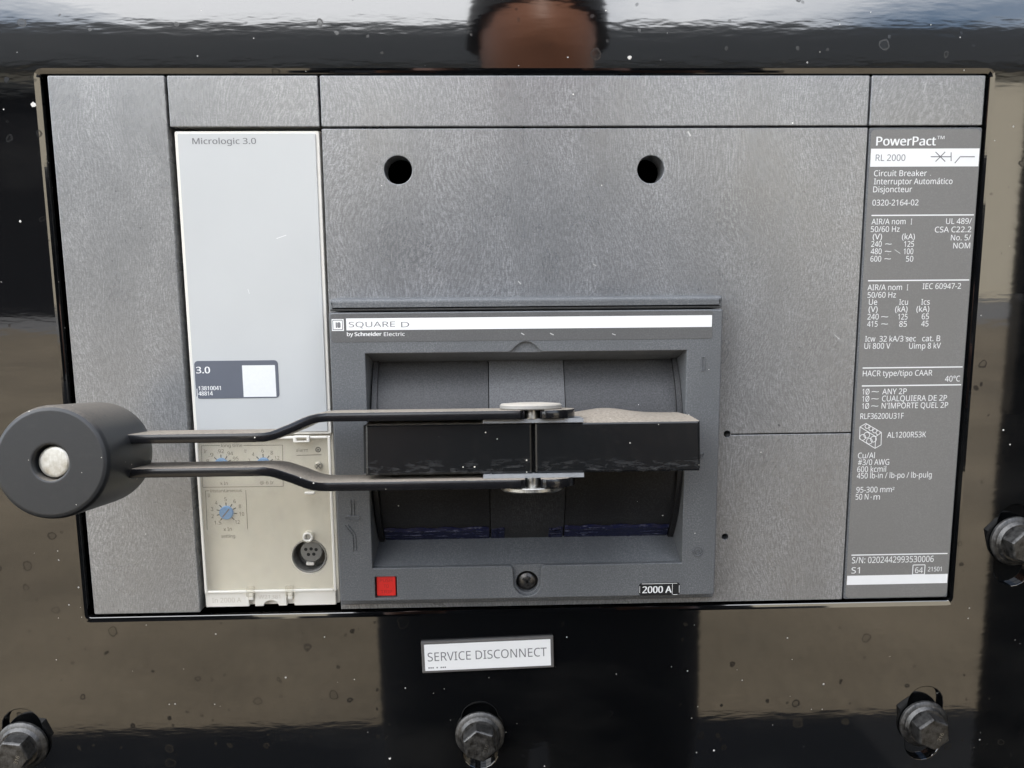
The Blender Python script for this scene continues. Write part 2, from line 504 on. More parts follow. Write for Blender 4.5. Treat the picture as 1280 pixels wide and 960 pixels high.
FACE = (R(90), 0, 0)       # local x across, local y up, local z toward the viewer
LABEL_TEXT = [
    ('PowerPact', 160.72, 188.28, 93.84, 3.89, 0.022),
    ('TM', 188.82, 192.18, 96.60, 1.42, 0.0),
    ('Circuit Breaker', 160.41, 185.12, 80.19, 2.58, 0),
    ('Interruptor Automático', 160.63, 197.40, 76.53, 2.59, 0),
    ('Disjoncteur', 160.46, 178.66, 72.97, 2.59, 0),
    ('0320-2164-02', 160.44, 182.07, 66.97, 2.61, 0),
    ('AIR/A nom', 160.57, 176.60, 58.43, 2.55, 0),
    ('I', 179.06, 179.63, 58.33, 2.55, 0),
    ('UL 489/', 195.70, 207.84, 58.42, 2.56, 0),
    ('50/60 Hz', 160.39, 173.99, 54.97, 2.56, 0),
    ('CSA C22.2', 190.67, 207.94, 54.61, 2.56, 0),
    ('(V)', 161.53, 165.88, 51.59, 2.56, 0),
    ('(kA)', 175.34, 181.41, 51.51, 2.57, 0),
    ('No. 5/', 198.53, 208.04, 50.89, 2.57, 0),
    ('240', 160.98, 165.90, 48.18, 2.57, 0),
    ('~', 167.60, 170.63, 48.14, 2.57, 0),
    ('125', 176.51, 181.25, 48.08, 2.57, 0),
    ('NOM', 199.94, 207.94, 47.19, 2.58, 0),
    ('480', 160.99, 166.10, 44.80, 2.58, 0),
    ('~', 167.62, 170.66, 44.75, 2.58, 0),
    ('100', 176.54, 181.10, 44.69, 2.58, 0),
    ('600', 161.00, 166.12, 41.37, 2.58, 0),
    ('~', 167.64, 170.68, 41.32, 2.59, 0),
    ('50', 177.90, 181.33, 41.25, 2.59, 0),
    ('AIR/A nom', 160.44, 176.86, 28.08, 2.61, 0),
    ('I', 179.15, 179.77, 27.93, 2.62, 0),
    ('IEC 60947-2', 186.69, 205.02, 28.42, 2.62, 0),
    ('50/60 Hz', 160.64, 174.18, 24.56, 2.62, 0),
    ('Ue', 161.45, 165.43, 21.26, 2.63, 0),
    ('Icu', 175.96, 180.14, 21.13, 2.63, 0),
    ('Ics', 186.50, 190.57, 21.11, 2.63, 0),
    ('(V)', 161.53, 165.81, 17.95, 2.63, 0),
    ('(kA)', 174.21, 180.12, 17.84, 2.64, 0),
    ('(kA)', 184.42, 190.57, 17.82, 2.64, 0),
    ('240', 161.16, 166.53, 14.34, 2.64, 0),
    ('~', 167.76, 171.06, 14.28, 2.64, 0),
    ('125', 175.82, 180.36, 14.20, 2.64, 0),
    ('65', 187.20, 190.66, 14.25, 2.65, 0),
    ('415', 161.24, 166.23, 10.94, 2.65, 0),
    ('~', 167.96, 171.19, 10.87, 2.65, 0),
    ('85', 176.62, 180.27, 10.79, 2.65, 0),
    ('45', 187.20, 190.67, 10.84, 2.65, 0),
    ('Icw', 160.69, 165.58, 3.89, 2.66, 0),
    ('32 kA/3 sec', 167.54, 185.10, 3.82, 2.66, 0),
    ('cat. B', 188.14, 196.84, 3.80, 2.67, 0),
    ('Ui 800 V', 160.50, 173.00, 0.46, 2.67, 0),
    ('Uimp 8 kV', 182.08, 197.33, 0.31, 2.67, 0),
    ('HACR type/tipo CAAR', 160.48, 194.19, -12.68, 2.69, 0),
    ('40°C', 200.57, 207.87, -15.66, 2.71, 0),
    ('1Ø', 160.78, 164.21, -21.46, 2.71, 0),
    ('~', 165.26, 168.76, -21.51, 2.71, 0),
    ('ANY 2P', 170.46, 182.31, -21.50, 2.72, 0),
    ('1Ø', 160.90, 164.33, -24.92, 2.72, 0),
    ('~', 165.34, 168.85, -24.97, 2.72, 0),
    ('CUALQUIERA DE 2P', 170.52, 202.17, -24.92, 2.72, 0),
    ('1Ø', 160.99, 164.42, -28.42, 2.73, 0),
    ('~', 165.43, 168.94, -28.48, 2.73, 0),
    ("N'IMPORTE QUEL 2P", 170.53, 202.97, -28.42, 2.73, 0),
    ('RLF36200U31F', 160.49, 181.61, -33.41, 2.74, 0),
    ('AL1200R53K', 174.11, 193.22, -42.75, 2.76, 0),
    ('Cu/Al', 160.41, 168.67, -52.76, 2.78, 0),
    ('#3/0 AWG', 160.60, 175.97, -56.14, 2.79, 0),
    ('600 kcmil', 160.40, 174.61, -59.61, 2.79, 0),
    ('450 lb-in / lb-po / lb-pulg', 160.42, 197.39, -62.81, 2.80, 0),
    ('95-300 mm', 160.57, 178.09, -69.87, 2.81, 0),
    ('2', 178.32, 179.36, -68.78, 1.45, 0),
    ('50 N', 160.38, 166.72, -73.41, 2.82, 0),
    ('.', 167.85, 168.25, -72.48, 2.82, 0),
    ('m', 169.30, 172.43, -73.55, 2.82, 0),
    ('S/N: 0202442993530006', 160.38, 201.38, -105.85, 3.14, 0),
    ('S1', 160.39, 164.61, -111.10, 3.15, 0),
    ('64', 192.40, 196.32, -111.48, 2.91, 0),
    ('21501', 198.81, 205.73, -110.77, 2.29, 0),
]
LABEL_DARK = [
    ('RL 2000', 160.75, 174.56, 86.98, 2.85, 0),
]
UNIT_TEXT = [
    ('Micrologic 3.0', -148.91, -120.79, 95.46, 2.55, 0.014),
]
CARD_TEXT = [
    ('3.0', -153.79, -147.54, -7.77, 2.99, 0.025),
    ('13810041', -153.27, -143.01, -15.75, 1.88, 0.02),
    ('48814', -153.43, -146.86, -18.24, 1.89, 0.02),
]
BEZEL_DARK = [
    ('SQUARE', -79.84, -59.25, 13.94, 2.35, 0),
    ('D', -56.58, -52.98, 13.72, 2.35, 0),
]
BEZEL_WHITE = [
    ('by', -80.70, -78.03, 10.03, 1.64, 0.02),
    ('Schneider', -77.32, -65.41, 9.99, 1.64, 0.035),
    ('Electric', -64.35, -55.08, 9.86, 1.65, 0),
]
BADGE_TEXT = [
    ('2000 A', 53.76, 67.49, -113.09, 3.26, 0.03),
]
LABEL_RULES = [(160.33, 62.44, 208.65, 62.55), (160.45, 32.55, 208.69, 32.47), (160.25, -8.60, 208.67, -8.80), (160.35, -17.27, 208.62, -17.38), (159.94, -101.55, 208.13, -101.75)]
LABEL_BARS = [(157.83, 92.43, 209.58, 84.42), (158.04, -112.26, 209.65, -117.03)]
SYMBOL = [(186.39, 88.79, 195.89, 88.76), (188.48, 90.92, 193.28, 86.62), (188.78, 86.64, 192.97, 90.91), (195.75, 90.72, 196.04, 86.79), (197.83, 85.89, 200.12, 88.75), (200.12, 88.75, 206.99, 88.72)]
LUG_LINES = [(160.58, -37.23, 163.42, -35.58), (163.42, -35.58, 171.24, -40.10), (171.24, -40.10, 168.57, -42.13), (168.57, -42.13, 160.58, -37.23), (160.58, -37.23, 160.70, -43.13), (160.70, -43.13, 168.55, -47.91), (168.55, -47.91, 168.57, -42.13), (168.55, -47.91, 171.39, -46.24), (171.39, -46.24, 171.24, -40.10)]
LUG_RINGS = [(162.20, -42.41, 163.08, -42.43), (164.12, -41.33, 165.00, -41.34), (165.54, -44.31, 166.42, -44.32), (167.54, -43.37, 168.43, -43.39), (164.02, -37.06, 164.46, -37.06), (165.99, -38.19, 166.43, -38.19), (167.89, -39.32, 168.33, -39.32), (169.56, -40.23, 170.00, -40.23)]
BOX64 = [(191.20, -107.31, 197.25, -112.24)]
DEBUG_misc = [(-87.49, 17.57, -81.82, 12.32), (-80.86, 17.87, 85.90, 12.00)]

# ================================================================== the setting seen in the gloss: ground, road, far buildings
def quad_sheet(name, x0, x1, y0, y1, z, mat):
    return link_mesh(name, [(x0, y0, z), (x1, y0, z), (x1, y1, z), (x0, y1, z)], [(0, 1, 2, 3)], mat, None, False, 1.0)
t = NT('dry_dirt')
n1 = t.noise(t.mapping(), 0.8, 5, 0.6); n2 = t.noise(t.mapping(), 30, 4, 0.7)
f = t.math('ADD', t.math('MULTIPLY', n1, 0.6), t.math('MULTIPLY', n2, 0.4))
t.set(Base_Color=t.mix(t.ramp(f, 0.36, 0.64), (0.092, 0.073, 0.045), (0.21, 0.168, 0.110)), Roughness=0.95)
t.bump(n2, 0.02)
M['dirt'] = t.m
M['asphalt'] = simple('worn_asphalt', (0.13, 0.13, 0.13), 0.9, 0, 0.2, 20)
M['shadow_black'] = simple('ground_shade_black', (0.012, 0.0125, 0.0135), 0.95, 0, 0.3, 60, 0.1)  # near-black colour holds the shade in front of the cabinet
M['door_inside'] = simple('matt_black_door', (0.006, 0.0065, 0.007), 0.8, 0, 0.3, 60, 0.1)
M['stucco'] = simple('beige_stucco', (0.52, 0.47, 0.37), 0.9, 0, 0.06, 3)
M['dark_roof'] = simple('dark_roofing', (0.018, 0.02, 0.021), 0.8, 0, 0.2, 2, 0.2)
M['dark_cladding'] = simple('dark_cladding', (0.005, 0.005, 0.006), 0.8, 0, 0.2, 2, 0.1)
g = quad_sheet('ground', -400, 400, -400, 400, 0, M['dirt']); g['kind'] = 'structure'
g = link_mesh('shadow_sheet', *plate_geo(rr(-4000, -1800, 2600, 700, 120), [], -3, 6, 3, 2), M['shadow_black']); g['kind'] = 'structure'  # added dark sheet over the cabinet's ground shadow, so its mirrored shade reads black
g = quad_sheet('road', -400, 400, -38.5, -19.5, 0.004, M['asphalt']); g['kind'] = 'structure'

def far_building(name, label, x0, x1, y0, y1, eave, ridge, wall, roof):
    b = thing(name, label, 'building', ((x0 + x1) / 2, (y0 + y1) / 2, 0))
    w, d = (x1 - x0) / 2, (y1 - y0) / 2
    V, F = box_geo(-w, w, -d, d, 0, eave)
    link_mesh('wall', V, F, wall, b, False, 1.0)
    o = 0.5
    V = [(-w - o, -d - o, eave), (w + o, -d - o, eave), (w + o, d + o, eave), (-w - o, d + o, eave),
         (-w - o, 0, ridge), (w + o, 0, ridge)]
    V += [(x, y, z + 0.35) for x, y, z in V]
    F = [(0, 1, 5, 4), (3, 2, 5, 4), (6, 7, 11, 10), (9, 8, 11, 10), (0, 1, 7, 6), (3, 2, 8, 9), (0, 4, 10, 6), (3, 4, 10, 9), (1, 5, 11, 7), (2, 5, 11, 8)]
    link_mesh('roof', V, F, roof, b, False, 1.0)
    V, F = box_geo(-w * 0.25, w * 0.05, d, d + 0.06, 0, 4.2)
    link_mesh('door', V, F, M['dark_roof'], b, False, 1.0)
    return b
far_building('warehouse', 'long beige building with dark pitched roof mirrored in the black panel', -48, 75, -64, -39, 11.1, 16.9, M['stucco'], M['dark_roof'])
far_building('dark_shed', 'black clad shed mirrored at the left edge of the black panel', -26, -10.5, -36, -27, 7.4, 8.2, M['dark_cladding'], M['dark_roof'])

# ================================================================== enclosure
enc = thing('enclosure', 'glossy black metal enclosure with water spots around the grey breaker', 'enclosure', (0, 0, Z0), FACE)
BOLTS = [(-250.3, -192.0, 52), (-24.3, -192.3, 41), (202.2, -192.2, 37), (241.6, -95.8, 44)]
slots = [(slot(-250.6, -192.6, 19, 38), 0.5), (slot(-24.3, -193.4, 18, 36), 0.5), (slot(203.2, -192.8, 18, 40), 0.5), (slot(242.5, -98.5, 19, 42), 0.5)]
# sheet with the cut-out; its lip is rolled inward
plate('front_panel', rr(-505, -1000, 505, 700, 4), -4.0, -1.0, M['paint'], enc, 0.8,
      [(rr(-213.9, -126.9, 212.2, 125.6, 1.5, 3), (2.4, 0.55))] + slots, 4)
V, F = plate_geo(rr(-2200, -1290, 1150, 900), [(rr(-224, -160, 222, 150), 0.0)], -14, -4.15, 0.0)
sh = join((V, F), box_geo(-2200, 1150, -1290, 900, -620, -600), box_geo(-2200, 1150, 890, 900, -600, -14.1),
          box_geo(-2200, -2190, -1290, 889.9, -600, -14.1), box_geo(1140, 1150, -1290, 889.9, -600, -14.1))
link_mesh('body', *sh, M['paint'], enc)
V, F = plate_geo(rr(0, -1000, 560, 720, 6), [], 0, 22, 3)
dr = link_mesh('door', V, F, M['door_inside'], enc)
dr.location = (0.552, 0, 0.002); dr.rotation_euler = (0, R(-81.5), 0)
V, F = plate_geo(slot(520, -60, 24, 140), [], 22.1, 34, 3)
link_mesh('door_handle', V, F, M['black_screw'], dr)

# ================================================================== circuit breaker
brk = thing('circuit_breaker', 'dark grey circuit breaker with pale trip unit and printed rating label', 'circuit breaker', (0, 0, Z0), FACE)
D0 = -14.0
def cover(outer, mat, holes=(), bev=0.45): return plate('cover_plate', outer, D0, 0.0, mat, brk, bev, holes)
cover(rr(-210.0, -124.8, -159.2, 124.6, 0.6, 2), M['plate_side'])
cover(rr(-158.1, 102.7, -92.1, 124.6, 0.5, 2), M['plate_side'])
cover(rr(-91.2, 102.7, 156.3, 124.6, 0.5, 2), M['plate'])
cover(rr(157.2, 102.7, 209.6, 124.6, 0.6, 2), M['plate'])
main = [(-91.2, -124.6), (156.5, -124.6), (156.5, -40.5), (98.0, -40.5), (98.0, -39.8), (156.5, -39.8), (156.5, 101.8), (-91.2, 101.8)]
cover(main, M['plate'], [(circ(-57.6, 83.8, 6.3, 36), 0.35), (circ(57.2, 83.6, 6.2, 36), 0.35), (circ(96.3, -39.9, 1.7, 16), 0.15),
      (circ(96.8, -91.2, 1.6, 16), 0.15), (rr(-76, -101, 75, 4.5), 0.0)], 0.25)
plate('label_plate', rr(157.4, -124.6, 209.8, 101.8, 0.8, 2), D0, 0.0, M['bezel'], brk, 0.45)
V, F = box_geo(-209, 209, -124, 124, -140, -130)
link_mesh('rear_housing', V, F, M['hole_black'], brk)
link_mesh('groove_floor', *box_geo(98.3, 156.3, -42, -38.2, -16, -1.6), M['drum'], brk)

# rating label on the right
lab = plate('rating_label', rr(158.1, -124.0, 209.3, 101.0, 2.2), 0.01, 0.22, M['label_grey'], brk, 0.12, (), 2)
ink = Ink(0.26)
for r_ in LABEL_BARS: Ink(0.26).rect(158.4, r_[1], 209.0, r_[3]).build('white_band', M['white_ink'], lab)
for r_ in LABEL_RULES: ink.stroke(r_[0], (r_[1] + r_[3]) / 2, r_[2], (r_[1] + r_[3]) / 2, 0.55)
for r_ in LUG_LINES: ink.stroke(*r_, 0.3)
for r_ in LUG_RINGS: ink.ring(r_[0], r_[1], abs(r_[2] - r_[0]) + 0.55, 0.3, 14)
b_ = BOX64[0]; ink.frame(b_[0], b_[3], b_[2], b_[1], 0.4)
ink.text(LABEL_TEXT); ink.build('lettering', M['white_ink'], lab)
ink = Ink(0.30)
for r_ in SYMBOL: ink.stroke(*r_, 0.42)
ink.build('circuit_symbol', M['grey_ink'], lab)
ink = Ink(0.30)
ink.text(LABEL_DARK); ink.build('lettering', M['grey_ink'], lab)

# ------------------------------------------------------------------ trip unit
tu = plate('trip_unit', rr(-157.6, -123.4, -92.6, 101.7, 0.5, 2), D0, -5.0, M['unit_cream'], brk, 0.3, [(circ(-106.6, -99.0, 8.6, 32), 0.0), (circ(-106.3, -88.5, 1.6, 16), 0.0)])
tu['label'] = 'pale trip unit with clear lower window'
plate('upper_cover', rr(-157.0, -37.6, -92.7, 101.2, 0.8, 2), -5.0, -1.4, M['unit_cream'], tu, 0.5)
plate('cover_face', rr(-155.4, -36.2, -94.2, 100.0, 0.6, 2), -1.39, -0.7, M['unit_blue'], tu, 0.25)
Ink(-0.64).text(UNIT_TEXT).build('lettering', M['grey_ink'], tu)
card = plate('identity_sticker', rr(-154.6, -19.8, -116.0, -2.0, 1.8), -0.69, -0.52, M['card'], tu, 0.08, (), 1)
ink = Ink(-0.48).text(CARD_TEXT); ink.stroke(-154.0, -15.0, -154.0, -19.3, 0.25); ink.build('lettering', M['white_ink'], tu)
Ink(-0.48).rect(-132.6, -19.2, -117.4, -4.3).build('blank_code_patch', M['card_white'], tu)
# three cream feet below the window
for a, b in ((-157.2, -136.2), (-133.4, -118.0), (-114.3, -94.0)):
    hole = []
    plate('foot_block', rr(a, -123.2, b, -115.9, 0.4, 2) if a != -133.4 else
          [(-133.4, -123.2), (-129.4, -123.2), (-128.6, -121.6), (-127.2, -120.7), (-125.6, -120.4), (-124.0, -120.7), (-122.6, -121.6), (-121.8, -123.2), (-118.0, -123.2), (-118.0, -115.9), (-133.4, -115.9)],
          -4.99, -2.2, M['unit_cream'], tu, 0.35)
# printing and controls behind the window
ink = Ink(-4.95)
ink.stroke(-155.4, -43.2, -146.5, -43.2, 0.25); ink.stroke(-135.5, -43.3, -116.9, -43.4, 0.25); ink.stroke(-116.9, -43.4, -117.6, -63.8, 0.25); ink.stroke(-156.0, -63.6, -117.6, -63.8, 0.25); ink.stroke(-155.4, -43.2, -156.0, -63.6, 0.25)
ink.stroke(-154.8, -65.4, -153.0, -65.4, 0.25); ink.stroke(-135.6, -65.4, -135.8, -85.0, 0.25); ink.stroke(-154.8, -65.4, -155.2, -85.0, 0.25)
ink.stroke(-110.6, -48.6, -98.6, -48.4, 0.3); ink.ring(-100.1, -45.9, 1.1, 0.5)
def dial_print(cx, cy, nums, r0, angs):
    for s, a in zip(nums, angs):
        ca, sa = math.cos(R(a)), math.sin(R(a))
        ink.stroke(cx + ca * 3.4, cy + sa * 3.4, cx + ca * 5.0, cy + sa * 5.0, 0.5)
        w = 1.1 * len(s)
        ink.text([(s, cx + ca * r0 - w / 2, cx + ca * r0 + w / 2, cy + sa * (r0 - 0.6) - 0.9, 1.8, 0)])
angs = [230, 196, 164, 132, 92, 56, 26, -8, -48]
DIALS = [(-145.3, -76.3, ['1.5', '2', '3', '4', '5', '6', '8', '10', '12']), (-146.3, -52.6, ['.4', '.5', '.7', '.8', '.9', '.92', '.94', '.95', '1']), (-126.3, -52.6, ['.5', '1', '2', '3', '4', '6', '8', '12', '16'])]
DIALS[1] = (-146.3, -52.6, ['.4', '.6', '.8', '.9', '.92', '.94', '.95', '.98', '1'])
DIALS[2] = (-126.3, -52.6, ['.5', '1', '2', '4', '6', '8', '12', '16', '20'])
for cx, cy, nums in DIALS: dial_print(cx, cy, nums, 7.2, angs)
ink.text([('long time', -146.0, -136.0, -44.0, 1.5, 0), ('alarm', -110.6, -105.0, -46.8, 1.7, 0), ('instantaneous', -152.5, -137.5, -66.2, 1.5, 0), ('x In', -147.4, -143.4, -85.6, 1.8, 0),
          ('setting', -148.6, -142.0, -89.0, 1.6, 0), ('Ir', -154.4, -153.0, -46.8, 1.8, 0), ('tr', -135.2, -134.0, -46.8, 1.8, 0), ('x In', -147.6, -144.0, -62.6, 1.6, 0), ('@ 6 Ir', -128.6, -122.0, -62.6, 1.6, 0), ('Ii', -154.0, -152.9, -68.6, 1.8, 0)])
ink.build('lettering', M['faint_ink'], tu)
Ink(-2.15).text([('In 2000 A', -154.0, -140.0, -120.9, 2.4, 0), ('W21381', -131.5, -121.0, -119.4, 2.0, 0)]).build('embossed_lettering', simple('cream_relief', (0.56, 0.525, 0.45), 0.5), tu)
for cx, cy, _ in DIALS:
    dl = lathe('dial', [(3.3, -5.2), (3.3, -3.9), (3.0, -3.6)], M['dial_blue'], tu, 24, cx, cy)
    Ink(-3.56).stroke(cx - 1.7, cy - 1.9, cx + 1.7, cy + 2.1, 0.6).build('pointer', M['card'], tu)
lathe('lamp', [(0.6, -5.2), (0.6, -4.7), (0.3, -4.5)], M['unit_dark'], tu, 12, -100.1, -45.9)
lathe('unit_screw', [(1.9, -5.2), (1.9, -3.9), (1.4, -3.5)], M['zinc'], tu, 20, -100.1, -53.6)
Ink(-3.45).stroke(-101.2, -52.6, -99.0, -54.6, 0.5).stroke(-101.1, -54.7, -99.1, -52.5, 0.5).build('screw_slot', M['hole_black'], tu)
# clear window over the lower half, with an opening for the round socket
plate('clear_window', rr(-156.9, -115.7, -93.3, -38.4, 0.8, 2), -3.3, -1.6, M['clear'], tu, 0.4, [(circ(-106.6, -99.0, 8.6, 32), 0.25), (circ(-106.3, -88.5, 2.6, 20), 0.2)])
for q in (rr(-156.9, -115.7, -155.6, -38.4), rr(-94.6, -115.7, -93.3, -38.4), rr(-155.5, -39.6, -94.7, -38.4), rr(-155.5, -115.7, -94.7, -114.5)):
    plate('window_rim', q, -1.59, -0.9, M['unit_cream'], tu, 0.3, (), 2)
for cx in (-134.9, -116.0):
    plate('window_catch', rr(cx - 2.1, -117.6, cx + 2.1, -112.4, 0.6, 2), -1.5, -0.2, M['clear'], tu, 0.5)
    plate('window_catch', rr(cx - 1.1, -119.6, cx + 1.1, -116.2, 0.3, 2), -3.8, -1.2, M['unit_cream'], tu, 0.3)
plate('window_latch', rr(-110.6, -41.2, -102.8, -38.0, 0.5, 2), -0.89, 0.2, M['unit_cream'], tu, 0.35, [(rr(-109.0, -40.5, -104.2, -38.9, 0.3, 2), 0.15)])
plate('window_latch', rr(-106.6, -66.9, -101.8, -65.6, 0.3, 2), -1.55, -0.6, M['unit_cream'], tu, 0.3)
lathe('test_socket', [(8.5, -13.9), (8.5, -4.6), (8.1, -4.2), (7.7, -4.6), (7.7, -12.0)], M['unit_dark'], tu, 32, -106.6, -99.0)
lathe('socket_core', [(5.4, -11.9), (5.4, -5.4), (4.9, -4.9)], M['unit_dark'], tu, 28, -105.5, -96.9)
pk = Ink(-4.85)
for x, y in ((-108.2, -95.6), (-105.6, -95.4), (-103.2, -95.8), (-107.0, -98.2), (-104.4, -98.1)): pk.poly(circ(x, y, 0.85, 12))
pk.build('socket_pins', M['hole_black'], tu)
plate('socket_key', rr(-108.6, -104.2, -104.8, -102.6), -11.9, -6.0, M['unit_cream'], tu, 0.2)
lathe('guide_hole', [(2.5, -4.99), (2.5, -1.8), (1.9, -1.6), (1.5, -2.0), (1.5, -4.9)], M['unit_cream'], tu, 20, -106.3, -88.5)

# ------------------------------------------------------------------ handle bezel
HB = 14.0
arc_b = [(-0.8 + 6.4 * math.cos(R(a)), -107.2 + 6.4 * math.sin(R(a))) for a in range(180, 361, 15)]
hole = [(-73.0, -98.6), (-9.6, -98.6), (-8.4, -98.9), (-7.5, -99.8)] + arc_b + [(5.9, -99.8), (6.8, -98.9), (8.0, -98.6), (72.2, -98.6), (72.2, 2.0),
        (6.6, 2.0), (5.2, 2.9), (3.6, 4.7), (1.4, 6.2), (-0.9, 6.7), (-3.2, 6.2), (-5.4, 4.7), (-7.0, 2.9), (-8.4, 2.0), (-73.0, 2.0)]
bez = plate('bezel', rr(-88.6, -114.8, 88.2, 20.4, 0.8, 3), 0.02, HB, M['bezel'], brk, 0.7,
            [(hole, 0.45), (rr(-72.2, -113.2, -61.9, -102.7, 0.3, 2), 0.2)])
V, F = plate_geo(rr(-88.4, 21.0, 88.0, 26.4, 0.8, 3), [], 0.02, HB - 0.4, 1.6, 4)
link_mesh('bezel_cap', V, F, M['bezel'], bez)
plate('bezel_foot', rr(-90.4, -120.4, 90.4, -114.2, 0.8, 2), 0.02, 5.0, M['bezel'], bez, 1.0)
fl = (-72.99, -98.59, 72.19, 1.99); bk = (-72.2, -90.0, 72.2, -4.8)
V, F = [], []
def ringpts(q, z): return [(q[0], q[1], z), (q[2], q[1], z), (q[2], q[3], z), (q[0], q[3], z)]
V = ringpts(fl, 11.5) + ringpts(bk, -8.0); F = [(i, (i + 1) % 4, 4 + (i + 1) % 4, 4 + i) for i in range(4)]
link_mesh('recess_wall', V, F, M['bezel'], bez)
plate('screw_pocket', rr(-8.6, -113.9, 7.2, -98.7), 8.0, 12.0, M['bezel'], bez, 0.0, [(circ(-0.8, -107.4, 5.3, 28), 0.3)])
plate('notch_floor', rr(-8.6, 1.7, 6.8, 7.2), 8.0, 12.4, M['bezel'], bez, 0.2)
sc = lathe('bezel_screw', [(5.2, 4.0), (5.2, 8.6), (4.8, 8.9), (4.3, 9.4), (3.9, 10.8), (2.8, 11.6), (1.4, 11.9)], M['black_screw'], bez, 28, -0.8, -107.4)
def recess_cross(cx, cy, a, L, w, z):
    k = Ink(z)
    for q in (a, a + 90):
        c, s = math.cos(R(q)) * L, math.sin(R(q)) * L; k.stroke(cx - c, cy - s, cx + c, cy + s, w)
    return k
recess_cross(-0.8, -107.4, 52, 2.6, 1.0, 11.95).build('screw_cross', M['hole_black'], bez)
# printed strip along the top of the bezel
st = plate('brand_strip', rr(-87.6, 7.2, 83.6, 20.0, 1.2), HB + 0.005, HB + 0.14, M['bezel_label'], bez, 0.1, (), 1)
st2 = None
ink = Ink(HB + 0.17); Ink(HB + 0.17).rect(-80.9, 12.55, 83.2, 17.85).build('white_stripe', M['white_ink'], bez); Ink(HB + 0.17).rect(-87.3, 12.35, -82.0, 17.6).build('emblem', M['white_ink'], bez); ink.text(BEZEL_WHITE); ink.build('lettering', M['white_ink'], bez)
ink = Ink(HB + 0.20); ink.frame(-86.8, 12.9, -82.6, 17.1, 0.35); ink.rect(-85.6, 13.7, -85.0, 16.2); ink.rect(-84.9, 13.7, -83.4, 16.2, 0.5)
ink.text(BEZEL_DARK); ink.build('lettering', M['grey_ink'], bez)
# moulded marks
def ridge(pts, w, closed=False):
    mk = []
    for a, b in zip(pts, pts[1:] + ([pts[0]] if closed else [])):
        d = Vector((b[0] - a[0], b[1] - a[1])); L = d.length; d.normalize(); q = Vector((-d.y, d.x)) * w / 2
        P = [(a[0] + q.x, a[1] + q.y), (a[0] - q.x, a[1] - q.y), (b[0] - q.x, b[1] - q.y), (b[0] + q.x, b[1] + q.y)]
        P.reverse() if area(P) < 0 else None
        mk.append(plate_geo(P, [], HB - 0.05, HB + 0.5, 0.15, 2))
    return link_mesh('moulded_mark', *join(*mk), M['bezel'], bez)
ridge([(79.0, -1.0), (80.4, -1.0), (80.4, -7.2), (79.0, -7.2)], 0.35, True)
ridge([(x, y) for x, y in circ(79.7, -93.0, 2.3, 20)], 0.4, True); ridge([(x, y) for x, y in circ(79.7, -93.0, 1.1, 12)], 0.35, True)
ridge([(79.6, -46.0), (81.4, -45.6), (80.2, -48.4)], 0.3, True)
ridge([(-80.6, -65.0), (-80.6, -72.8)], 0.4); ridge([(-82.0, -65.0), (-82.0, -72.8)], 0.4); ridge([(-84.6, -73.2), (-78.2, -73.2), (-78.2, -74.6), (-84.6, -74.6)], 0.4, True)
ridge([(-84.9, -77.6), (-81.6, -82.4), (-81.6, -89.8)], 0.45); ridge([(-83.6, -77.2), (-80.4, -82.0), (-80.4, -89.8)], 0.45)
# red push-to-trip button and ampere badge
btn = plate('trip_button', rr(-71.6, -112.8, -62.6, -103.2, 0.4, 2), 4.0, 12.6, M['red'], bez, 0.4)
Ink(12.64).text([('PUSH', -70.0, -64.2, -105.9, 1.6, 0), ('TO', -68.3, -65.9, -108.7, 1.6, 0), ('TRIP', -69.8, -64.4, -111.5, 1.6, 0)]).build('button_lettering', M['red_ink'], bez)
link_mesh('button_well', *box_geo(-72.6, -61.6, -113.4, -102.4, 1.0, 3.9), M['hole_black'], bez)
plate('ampere_badge', rr(52.0, -114.35, 71.6, -108.2, 1.4), HB + 0.005, HB + 0.3, M['hole_black'], bez, 0.2, (), 2)
ink = Ink(HB + 0.33); ink.text(BADGE_TEXT)
ink.stroke(53.4, -108.55, 70.2, -108.55, 0.22); ink.stroke(71.2, -109.6, 71.2, -113.2, 0.22); ink.stroke(52.4, -109.6, 52.4, -113.0, 0.2); ink.stroke(67.9, -108.8, 67.9, -114.0, 0.2); ink.stroke(68.2, -114.1, 70.4, -114.1, 0.22)
ink.build('lettering', M['white_ink'], bez)

# ------------------------------------------------------------------ rotating drum in the recess and the black toggle
PZ, PY, TILT = -55.0, -47.8, R(7.45)
def arc_geo(xa, xb, rad, a0, a1, n=24, thick=3.0, jit=0.0):
    V, F = [], []
    for k in range(n + 1):
        a = R(a0 + (a1 - a0) * k / n)
        for rr_ in (rad + random.uniform(-jit, jit), rad - thick):
            for x in (xa, xb): V.append((x, PY + rr_ * math.sin(a), PZ + rr_ * math.cos(a)))
    for k in range(n):
        i, j = 4 * k, 4 * k + 4
        F += [(i, i + 1, j + 1, j), (i + 2, i + 3, j + 3, j + 2), (i, i + 2, j + 2, j), (i + 1, i + 3, j + 3, j + 1)]
    F += [(0, 1, 3, 2), (4 * n, 4 * n + 1, 4 * n + 3, 4 * n + 2)]
    return V, F
drum = link_mesh('drum', *arc_geo(-71.6, -18.1, 66.0, -52, 52), M['drum'], brk, True)
link_mesh('drum', *arc_geo(17.9, 71.6, 66.0, -52, 52), M['drum'], brk, True)
link_mesh('drum_centre_strip', *arc_geo(-17.7, 17.5, 66.6, -52, 52), M['drum_strip'], brk, True)
link_mesh('drum_rib', *arc_geo(69.6, 71.9, 67.8, -50, 50), M['drum'], brk, True)
link_mesh('drum_rib', *arc_geo(-71.9, -69.6, 67.8, -50, 50), M['drum'], brk, True)
